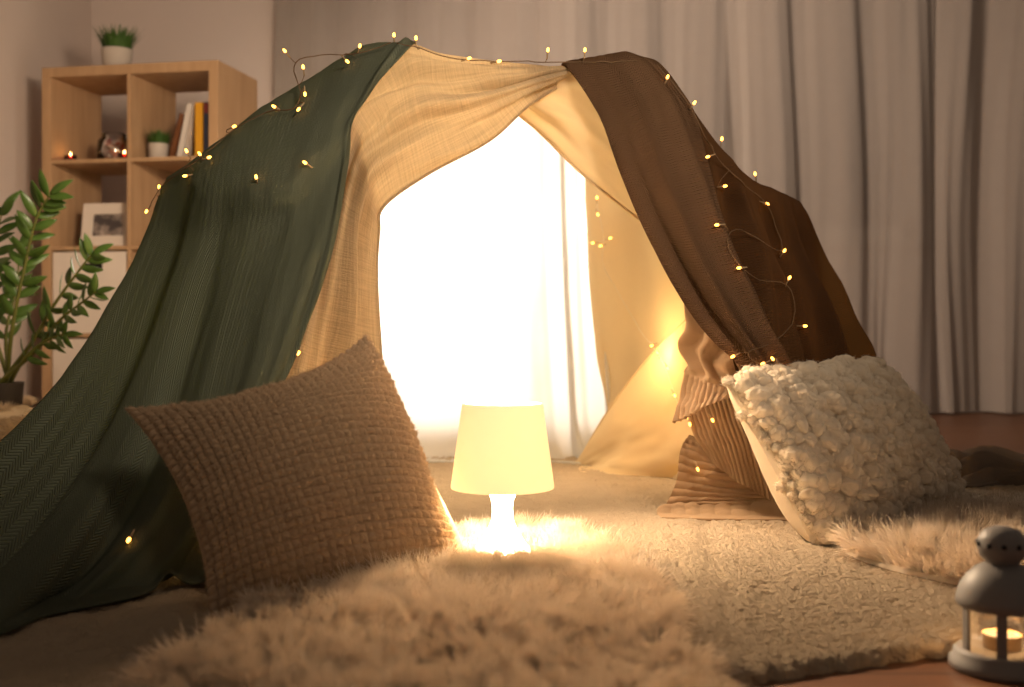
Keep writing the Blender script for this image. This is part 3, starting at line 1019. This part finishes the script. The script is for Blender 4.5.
# --- taupe throw on the floor at the far right
T = np.array([
    [fl(915, 452, .01), fl(960, 455, .01), fl(1000, 460, .01), fl(1080, 470, .01)],
    [fl(918, 457, .05), fl(962, 458, .07), fl(1005, 461, .06), fl(1085, 474, .05)],
    [fl(925, 470, .04), fl(965, 471, .05), fl(1008, 472, .05), fl(1090, 480, .04)],
    [fl(930, 484, .02), fl(968, 486, .02), fl(1010, 480, .03), fl(1095, 488, .02)],
])
P, u, v = patch(T, 110, 160)
P[..., 2] += (.032 * np.sin(2 * PI * (3.2 * v + .9 * u)) + .010 * np.sin(2 * PI * (6.5 * v - .6 * u)) + .02 * fbm(u * 4, v * 5, 31, 3)) * np.sin(PI * v) ** .5
P[..., 2] = np.maximum(P[..., 2], .02)
tag(MB().grid(P, thick=.006, n=np.broadcast_to(np.array([0, 0, 1.0]), P.shape)).build('taupe_throw', M_grey), 'dark taupe throw lying crumpled on the floor at the far right', 'blanket')


# ------------------------------------------------------------------ cushions
def cushion_sides(c4, bow, Tf, Tb, n, back_shift=(0, 0, 0), pw=.5):
    """c4 = TL,TR,BR,BL in world; bow = inward bow of top,right,bottom,left edges"""
    c4 = [np.array(c, float) for c in c4]
    v, u = np.meshgrid(np.linspace(-1, 1, n), np.linspace(-1, 1, n), indexing='ij')   # v=-1 top
    bt, br, bb, bl = bow
    bu = np.where(u > 0, br, bl); bv = np.where(v < 0, bt, bb)
    uu = u * (1 - bu * (1 - v * v) * np.abs(u)); vv = v * (1 - bv * (1 - u * u) * np.abs(v))
    a = (uu + 1) / 2; b = (vv + 1) / 2
    base = ((1 - a) * (1 - b))[..., None] * c4[0] + (a * (1 - b))[..., None] * c4[1] + (a * b)[..., None] * c4[2] + ((1 - a) * b)[..., None] * c4[3]
    nn = np.cross(c4[1] - c4[0], c4[3] - c4[0]); nn /= np.linalg.norm(nn)
    if np.dot(nn, np.array([0, 0, EYE]) - base.mean((0, 1))) < 0:
        nn = -nn
    prof = (np.clip(1 - np.abs(u) ** 2.2, 0, 1) * np.clip(1 - np.abs(v) ** 2.2, 0, 1)) ** pw
    F = base + nn * (Tf * prof)[..., None]
    Bk = base - nn * (Tb * prof)[..., None] + np.array(back_shift) * (prof * np.clip(.35 + .75 * v, 0.1, 1.1))[..., None]
    return F, Bk, u, v, nn


# woven cushion on the left
c4 = [at(124, 408, 1.76), at(366, 334, 1.97), fl(458, 566, .02), fl(210, 624, .012)]
F, Bk, u, v, nn = cushion_sides(c4, (.30, -.05, .06, .15), .105, .08, 620, (.20, .03, -.05), .58)
cells = 31
p = (u + 1) / 2 * cells; q = (v + 1) / 2 * cells
# twill basket: strands two cells long, shifted a cell on each row
row = np.floor(q); colm = np.floor(p)
k1 = np.mod(colm + row, 2) == 0
fp = p - colm; fq = q - row
horiz = (np.sin(PI * fq) ** .6) * (.45 + .55 * np.sin(PI * fp) ** .8)
vert = (np.sin(PI * fp) ** .6) * (.45 + .55 * np.sin(PI * fq) ** .8)
hgt = np.where(k1, horiz, vert)
wob = 1 + .5 * fbm(p * .7, q * .7, 3, 2)
nF = toward_cam(normals(F), F)
fade = np.clip((1 - np.abs(u)) / .02, 0, 1) * np.clip((1 - np.abs(v)) / .02, 0, 1)
crease = .010 * fbm(u * 2.2, v * 2.2, 41, 3)
F2 = F + nF * ((.0080 * hgt * wob + .0012 * fbm(p * 7, q * 7, 9, 2)) * fade + crease * fade)[..., None]
wc = thing('woven_cushion', 'tan basket-weave wool cushion leaning by the green blanket, left of the lamp', 'cushion', (F2[-1].mean(0)[0], F2[-1].mean(0)[1], .012))
F2[..., 2] = np.maximum(F2[..., 2], .02); Bk[..., 2] = np.maximum(Bk[..., 2], .02)
mw = MB().grid(F2, np.stack([u * .23, v * .23], -1))
fv = F2.reshape(-1, 3); fn = toward_cam(normals(F2), F2).reshape(-1, 3)
wk = RNG.choice(len(fv), 60000, replace=False)
strands(mw, fv[wk], fn[wk] + .8 * RNG.standard_normal((60000, 3)), RNG.uniform(.003, .008, 60000), .0004, 2, .3, 1.2, 19)
mw.build('front_panel', M_weave, wc)
bp = MB().grid(Bk[::4, ::4]).build('back_panel', M_linen, wc)
bp['label'] = 'smooth cream back panel'

# bobbly wool cushion on the right
c4 = [at(723, 379, 2.22), at(877, 366, 2.44), fl(960, 507, .03), fl(812, 544, .02)]
F, Bk, u, v, nn = cushion_sides(c4, (.02, -.03, .02, .02), .075, .09, 120, (-.045, .0, -.02))
bc = thing('bobbly_cushion', 'cream cushion covered in wool bobbles leaning at the right tent foot', 'cushion', (F[-1].mean(0)[0], F[-1].mean(0)[1], .012))
F[..., 2] = np.maximum(F[..., 2], .02); Bk[..., 2] = np.maximum(Bk[..., 2], .02)
nF = toward_cam(normals(F), F)
MB().grid(F).build('front_panel', M_puff, bc)
bp = MB().grid(Bk[::3, ::3]).build('back_panel', M_linen, bc)
bp['label'] = 'smooth cream linen back panel'
mp = MB()
PUFFV = []; PUFFN = []; PUFFS = []
rg = np.random.default_rng(77)
cnt = 0
for j in range(26):
    big = (j % 4) in (1, 2, 3)
    for i in range(27 if big else 40):
        nn_ = 27 if big else 40
        uu = (i + .5 + rg.uniform(-.4, .4)) / nn_; vv = (j + .5 + rg.uniform(-.35, .35)) / 26
        # rows run slanted across the cushion
        a, b = vv, uu
        ia, ib = min(119, max(0, int(b * 119))), min(119, max(0, int(a * 119)))
        s = rg.uniform(.012, .0225) if big else rg.uniform(.006, .011)
        ce = F[ia, ib] + nF[ia, ib] * s * .35
        sc = np.array([rg.uniform(.8, 1.35), rg.uniform(.8, 1.3), rg.uniform(.75, 1.0)]) * s
        V = IV3.copy()
        dsp = 1 + .38 * fbm(V[:, 0] * 1.7 + cnt * 3.1, V[:, 1] * 1.7 + V[:, 2] * 1.3, cnt, 3)
        dsp = dsp + .08 * vn(V[:, 0] * 4.3 + cnt, V[:, 1] * 4.3 + V[:, 2] * 3.1, 7) + .05 * vn(V[:, 1] * 8.3 + cnt, V[:, 2] * 8.3 + V[:, 0] * 5, 9)
        V = V * dsp[:, None] * sc
        ang = rg.uniform(0, 2 * PI)
        R = np.array([[math.cos(ang), -math.sin(ang), 0], [math.sin(ang), math.cos(ang), 0], [0, 0, 1]])
        V = V @ R.T + ce
        V[:, 2] = np.maximum(V[:, 2], .02)
        PUFFS.append((s, V)); cnt += 1
        PUFFV.append(V); PUFFN.append(V - ce)
pv = np.concatenate(PUFFV); pn = np.concatenate(PUFFN)
pn /= np.linalg.norm(pn, axis=1, keepdims=True) + 1e-9
NF = 130000
pk = rg.choice(len(pv), NF, replace=False)
strands(mp, pv[pk], pn[pk] + .8 * rg.standard_normal((NF, 3)), rg.uniform(.003, .009, NF), .00065, 3, .3, 1.6, 9)
PUFFS.sort(key=lambda q: -q[0])
for s_, V in PUFFS[:100]:
    MB().add(V, IF3, V[:, [0, 2]]).build('bobble', M_puff, bc)
for s_, V in PUFFS[100:]:
    mp.add(V, IF3, V[:, [0, 2]])
bo = mp.build('small_bobbles', M_puff, bc)
bo['kind'] = 'stuff'

# ------------------------------------------------------------------ table lamp
LY = 1.98
LC = np.array([(502.5 - 512) / FPX * LY, LY, .028])
tl = thing('table_lamp', 'small glowing lamp with a cream cone shade standing on the sheepskin', 'lamp', LC)
t = NT('lamp_shade_plastic')
d = t.n('ShaderNodeBsdfDiffuse', {'Color': (.85, .74, .48)})
tr = t.n('ShaderNodeBsdfTranslucent', {'Color': (.93, .84, .62)})
mx = t.n('ShaderNodeMixShader', {0: .10, 1: d, 2: tr})
em = t.n('ShaderNodeEmission', {'Color': (1.0, .82, .48), 'Strength': .5})
M_shade = t.done(t.n('ShaderNodeAddShader', {0: mx, 1: em}))
t = NT('lamp_base_plastic')
d = t.n('ShaderNodeBsdfDiffuse', {'Color': (.9, .86, .76)})
em = t.n('ShaderNodeEmission', {'Color': (1.0, .80, .50), 'Strength': 36.0})
M_base = t.done(t.n('ShaderNodeAddShader', {0: d, 1: em}))
zs = .43 - (487.5 - 324) / FPX * LY      # shade lower rim
zt = .43 - (403 - 324) / FPX * LY
MB().lathe([(.0875, zs), (.0895, zs), (.090, zs + .003), (.0705, zt - .003), (.069, zt), (.067, zt), (.0685, zt - .004), (.0875, zs)], 64, (LC[0], LC[1], 0)).build('lamp_shade', M_shade, tl)
MB().lathe([(0, .028), (.050, .028), (.052, .032), (.047, .040), (.036, .055), (.026, .072), (.0205, .084), (.0180, .094), (.0175, zs - .034), (.0195, zs - .020), (.0245, zs - .009), (.031, zs - .001), (.034, zs + .010), (.020, zs + .014), (0, zs + .014)], 48, (LC[0], LC[1], 0)).build('lamp_base', M_base, tl)
MB().lathe([(0, zs + .017), (.012, zs + .017), (.014, zs + .045), (.022, zs + .072), (.026, zs + .090), (.022, zs + .108), (.01, zs + .118), (0, zs + .12)], 32, (LC[0], LC[1], 0)).build('light_bulb', glow('bulb_glass', (1, .72, .44), 250.0), tl)

# ------------------------------------------------------------------ lantern
NC = np.array([(1002 - 512) / FPX * 1.42, 1.42, .0])
ln = thing('lantern', 'white metal candle lantern in the lower right corner', 'lantern', NC)
c = tuple(NC)
MB().lathe([(0, 0), (.060, 0), (.063, .003), (.063, .010), (.058, .014), (.057, .022), (.053, .026), (0, .026)], 64, c).build('base', M_metal, ln)
MB().lathe([(0, .084), (.048, .084), (.049, .078), (.052, .078), (.055, .082), (.054, .090), (.050, .103), (.042, .116), (.031, .126), (.020, .132), (0, .134)], 64, c).build('roof', M_metal, ln)
MB().lathe([(.018, .130), (.020, .134), (.026, .140), (.0295, .150), (.0285, .162), (.022, .172), (.010, .177), (0, .178)], 40, c).build('cap', M_metal, ln)
for a in np.linspace(0, 2 * PI, 10, endpoint=False):
    q_ = NC + np.array([math.cos(a) * .0288, math.sin(a) * .0288, .156])
    MB().add(IV2 * .0035 + q_, IF2).build('vent_hole', M_black, ln)
for k in range(6):
    a = math.atan2(-NC[1], -NC[0]) + k * PI / 3
    q_ = np.array([math.cos(a) * .0465, math.sin(a) * .0465, 0]) + NC
    R = np.array([[math.cos(a), -math.sin(a), 0], [math.sin(a), math.cos(a), 0], [0, 0, 1]])
    MB().box((-.0025, -.0062, .024), (.0025, .0062, .085), (R, q_), .001).build('post', M_metal, ln, False)
MB().lathe([(.0430, .026), (.0430, .084)], 48, c).build('glass', M_glass, ln)
tealight(NC + np.array([0, 0, .0265]), 'lit tealight inside the white lantern', None, .0225)
lamp('lantern_glow', 'POINT', NC + np.array([0, -.0, .062]), .35, (1, .55, .22), shadow_soft_size=.008)

# ------------------------------------------------------------------ pouf and plant
pc = np.array([-1.76, 3.5, 0])
pr, ph_ = .285, .175
m = MB()
m.lathe([(0, .022), (pr * .9, .022), (pr, .05), (pr, ph_ - .05), (pr * .95, ph_ - .015), (pr * .85, ph_), (0, ph_ + .004)], 64, pc)
N = 22000
a = RNG.uniform(0, 2 * PI, N); top_ = RNG.uniform(size=N) < .5
rr = np.where(top_, pr * .93 * np.sqrt(RNG.uniform(size=N)), pr)
zz = np.where(top_, ph_, RNG.uniform(.035, ph_ - .02, N))
roots = np.stack([pc[0] + rr * np.cos(a), pc[1] + rr * np.sin(a), zz], 1)
dr = np.stack([np.cos(a) * np.where(top_, .3, 1), np.sin(a) * np.where(top_, .3, 1), np.where(top_, .9, .2)], 1)
dr += RNG.standard_normal((N, 3)) * .35
keep = np.linalg.norm(roots[:, :2] - np.array([-1.565, 3.5]), axis=1) > .085
keep |= ~top_
strands(m, roots[keep], dr[keep], np.full(keep.sum(), .03), .0016, 3, .8, .5, 4)
tag(m.build('fluffy_pouf', M_pouf), 'cream fluffy pouf at the left edge carrying the leafy plant', 'pouf')

pb = np.array([-1.565, 3.5, ph_ + .006])
zz_ = thing('potted_plant', 'tall plant with glossy dark green leaflets in a dark pot, left edge', 'plant', pb)
MB().lathe([(0, 0), (.052, 0), (.055, .003), (.060, .066), (.061, .07), (.056, .07), (.054, .06), (0, .058)], 40, pb).build('pot', M_pot, zz_)
MB().lathe([(.0545, .0585), (.03, .062), (0, .063)], 32, pb).build('soil', M_soil, zz_)


def leaf(m, base, d, nrm, L, wd):
    d = d / np.linalg.norm(d)
    s = np.cross(d, nrm); s /= np.linalg.norm(s) + 1e-9
    nrm = np.cross(s, d)
    rows_ = []
    for t in np.linspace(0, 1, 9):
        wv = wd * math.sin(PI * min(1, t * .96 + .03)) ** .75 * (1 - .25 * t)
        cpt = base + d * L * t - nrm * L * .12 * t * t
        rows_.append([cpt - s * wv + nrm * wv * .28, cpt, cpt + s * wv + nrm * wv * .28])
    P = np.array(rows_)
    m.grid(np.concatenate([P], 1), thick=.0006)


def frond(pts, L, nl, seed, up=.35, spread=.06):
    rg = np.random.default_rng(seed)
    ctrl = np.array([[at(px, py, Y)] for px, py, Y in pts])
    ctrl[0, 0] = pb + np.array([rg.uniform(-.025, .025), rg.uniform(-.025, .025), .055])
    Wm = cr_weights(40, len(pts))
    C = Wm @ ctrl[:, 0]
    o = MB().tube(C, np.linspace(.0075, .0022, 40), 8).build('stem', M_stem, zz_)
    T = np.gradient(C, axis=0); T /= np.linalg.norm(T, axis=1, keepdims=True)
    ml = MB()
    ax_ = rg.uniform(0, PI)
    for i in range(nl):
        t = .32 + .66 * (i / (nl - 1))
        k = min(39, int(t * 39))
        tn = T[k]
        s0 = np.cross(tn, np.array([.25 * math.cos(ax_), -1, .1])); s0 /= np.linalg.norm(s0)
        f0 = np.cross(s0, tn)
        for sgn in (-1, 1):
            d = tn * (.75 + rg.uniform(-.2, .2)) + sgn * s0 * (.95 + rg.uniform(-.2, .2)) + f0 * rg.uniform(-.45, .45)
            nr = f0 + rg.standard_normal(3) * .45
            leaf(ml, C[k], d, nr, 1.15 * L * rg.uniform(.8, 1.15) * (1 - .2 * t), L * .19)
    leaf(ml, C[-1], T[-1] + np.array([.4, 0, -.2]), np.array([0, -1, .3]), L * 1.0, L * .18)
    ml.build('leaflets', M_leaf, o)


frond([(6, 382, 3.48), (12, 330, 3.44), (24, 270, 3.42), (36, 220, 3.40), (50, 194, 3.38)], .082, 11, 1)
frond([(10, 382, 3.48), (30, 345, 3.42), (54, 305, 3.36), (78, 272, 3.32), (92, 254, 3.30)], .072, 9, 2)
frond([(12, 382, 3.48), (36, 350, 3.40), (58, 322, 3.32), (80, 304, 3.28), (96, 292, 3.25)], .062, 9, 3)
frond([(2, 382, 3.50), (-8, 320, 3.52), (-6, 255, 3.5), (2, 212, 3.5)], .085, 10, 4)
frond([(0, 382, 3.52), (6, 335, 3.58), (16, 290, 3.62), (20, 245, 3.64)], .07, 8, 5)
frond([(8, 382, 3.47), (22, 362, 3.40), (38, 346, 3.36), (52, 338, 3.33), (64, 334, 3.31)], .06, 6, 7)
frond([(-2, 382, 3.5), (-30, 330, 3.45), (-55, 280, 3.42), (-70, 235, 3.4)], .08, 7, 6)

# ------------------------------------------------------------------ fairy lights
bm_ = MB()
bm_.lathe([(0, -.014), (.0016, -.014), (.0018, -.002), (.0026, .0), (.0024, .002), (0, .002)], 10, mi=0)
bm_.lathe([(0, .002), (.0028, .003), (.0034, .006), (.0030, .010), (.0014, .0125), (0, .013)], 10, mi=1)
bulb0 = bm_.build('bulb', [M_sock, M_led])
BULB_ME = bulb0.data
bpy.data.objects.remove(bulb0)


def string(label, keys, path, bulbs, lift=.006, wire_r=.0011, wire_m=None):
    """path, bulbs in photo pixels; both lie on the cloths named by keys"""
    def pos(p, l):
        if len(p) == 3:
            return at(*p)
        return on_surf(keys, p[0], p[1], l)
    pts = []
    for a, b in zip(path[:-1], path[1:]):
        nseg = max(3, int(math.hypot(a[0] - b[0], a[1] - b[1]) / 7))
        for i in range(nseg):
            t = i / nseg
            if len(a) == 3 and len(b) == 3:
                q = tuple(a[k] + (b[k] - a[k]) * t for k in range(3))
            else:
                q = (a[0] + (b[0] - a[0]) * t, a[1] + (b[1] - a[1]) * t)
            pts.append(pos(q, lift))
    pts.append(pos(path[-1], lift))
    pts = np.array(pts)
    ker = np.array([1, 2, 3, 2, 1.0]); ker /= ker.sum()
    sm = np.stack([np.convolve(np.pad(pts[:, k], 2, 'edge'), ker, 'valid') for k in range(3)], 1)
    sm += .0035 * np.stack([vn(np.arange(len(sm)) * .9, np.arange(len(sm)) * .3, s) for s in (1, 2, 3)], 1)
    root = thing('fairy_light_string', label, 'fairy lights', sm[0], 'fairy light strings')
    wmb = MB().tube(sm, wire_r, 6)
    for bp_ in bulbs:
        px, py, dx, dy = bp_[:4]
        tip = pos((px, py), lift + .006) if len(bp_) == 4 else (on_surf([bp_[4]], px, py, .004) if isinstance(bp_[4], str) else at(px, py, bp_[4]))
        d = np.array([dx, -.25, -dy], float); d /= np.linalg.norm(d)
        o = bpy.data.objects.new('bulb', BULB_ME)
        COL.objects.link(o); o.parent = root
        o.scale = (.85, .85, .85)
        o.rotation_euler = Vector(d).to_track_quat('Z', 'Y').to_euler()
        o.location = Vector(tip - d * .008) - root.location
        foot = tip - d * .019
        k = np.linalg.norm(sm - foot, axis=1).argmin()
        if np.linalg.norm(sm[k] - foot) < .06:
            wmb.tube([foot, foot * .5 + sm[k] * .5 - d * .004, sm[k]], wire_r * .8, 5)
    wmb.build('wire', wire_m or M_wire, root)
    return root


string('fairy lights strung along the green blanket ridge on the left', ['green'],
       [(146, 214), (158, 188), (184, 168), (200, 158), (235, 128), (272, 108), (296, 112), (303, 92), (292, 70, 2.36), (296, 58, 2.35), (330, 54, 2.34), (352, 56), (394, 42)],
       [(146, 212, -.3, .6), (159, 186, 0, -1), (186, 150, -.5, -1), (199, 153, -.6, -1), (184, 176, -1, .2), (210, 157, 1, -.3), (235, 126, 1, -.4), (273, 106, -1, -.5),
        (298, 110, -.6, .8), (305, 95, .1, 1), (303, 66, -.1, -1, 2.35), (284, 50, -.8, -1, 2.35), (348, 62, .8, .8), (360, 45, .3, -1), (394, 34, 0, -1), (256, 176, 0, -.3), (304, 162, -.3, -.2)])
string('fairy lights running along the top edge between the two peaks', ['gauze', 'brown'],
       [(394, 42, 2.29), (412, 46, 2.29), (450, 58, 2.33), (500, 62, 2.35), (520, 61, 2.37), (560, 62, 2.38), (610, 62, 2.38), (640, 60, 2.40)],
       [(416, 37, 0, -1, 2.30), (470, 58, 1, -.3, 2.33), (500, 61, 1, -.2, 2.34), (548, 49, .1, -1, 2.37), (585, 49, .05, -1, 2.37)])
string('fairy lights cascading down the brown throw on the right', ['dark', 'brown'],
       [(655, 62), (668, 78), (690, 104), (706, 140), (718, 160), (735, 176), (752, 190), (768, 204), (778, 232), (786, 256), (760, 240), (735, 226), (724, 240), (735, 262), (758, 282), (790, 282), (796, 312), (790, 330), (770, 345), (742, 352), (760, 366), (780, 366)],
       [(668, 76, .4, -1), (695, 102, .7, -1), (722, 138, .1, -1), (707, 157, -.8, .3), (755, 173, -.2, -1), (726, 186, 1, -.1), (768, 204, .5, .2), (716, 225, -1, .1),
        (785, 250, .6, -.9), (738, 268, -1, .1), (790, 277, .5, -1), (806, 326, 1, 0), (732, 357, -1, .5), (778, 368, .1, 1), (772, 358, -.5, -.6), (783, 372, .4, .8), (762, 364, -.8, .3)])
string('fairy lights inside the tent along the cream side sheet', ['side'],
       [(596, 190), (598, 214), (606, 240), (600, 262), (640, 330), (658, 354), (668, 372), (675, 398), (686, 420)],
       [(597, 197, 0, -1), (598, 215, .3, .8), (611, 238, 1, -.3), (600, 246, -1, .3), (592, 243, -1, .1), (657, 352, -.4, -1), (651, 346, -1, .3), (668, 369, .4, .8), (675, 396, .3, .6), (687, 418, .3, 1)], .012, .0005, M_sheet)
string('fairy lights glowing low on the left behind the woven cushion', ['gauze'],
       [(300, 352, 2.16), (280, 372, 2.14), (262, 420, 2.10), (235, 480, 2.06), (206, 560, 2.02), (170, 575, 2.0), (130, 545, 1.98)],
       [(298, 354, -.4, 1, 2.10), (250, 450, -.4, 1, 2.06), (212, 548, -.2, 1, 'green'), (180, 582, 0, 1, 1.94), (204, 580, 0, 1, 1.96), (128, 541, -.5, 1, 'green')])
string('fairy lights tucked in the folds of the beige knit blanket', ['beige'],
       [(690, 405, 2.60), (700, 420, 2.58), (712, 420, 2.57), (730, 440, 2.56)],
       [(690, 425, .2, 1), (713, 421, .5, 1), (698, 470, .3, 1)])
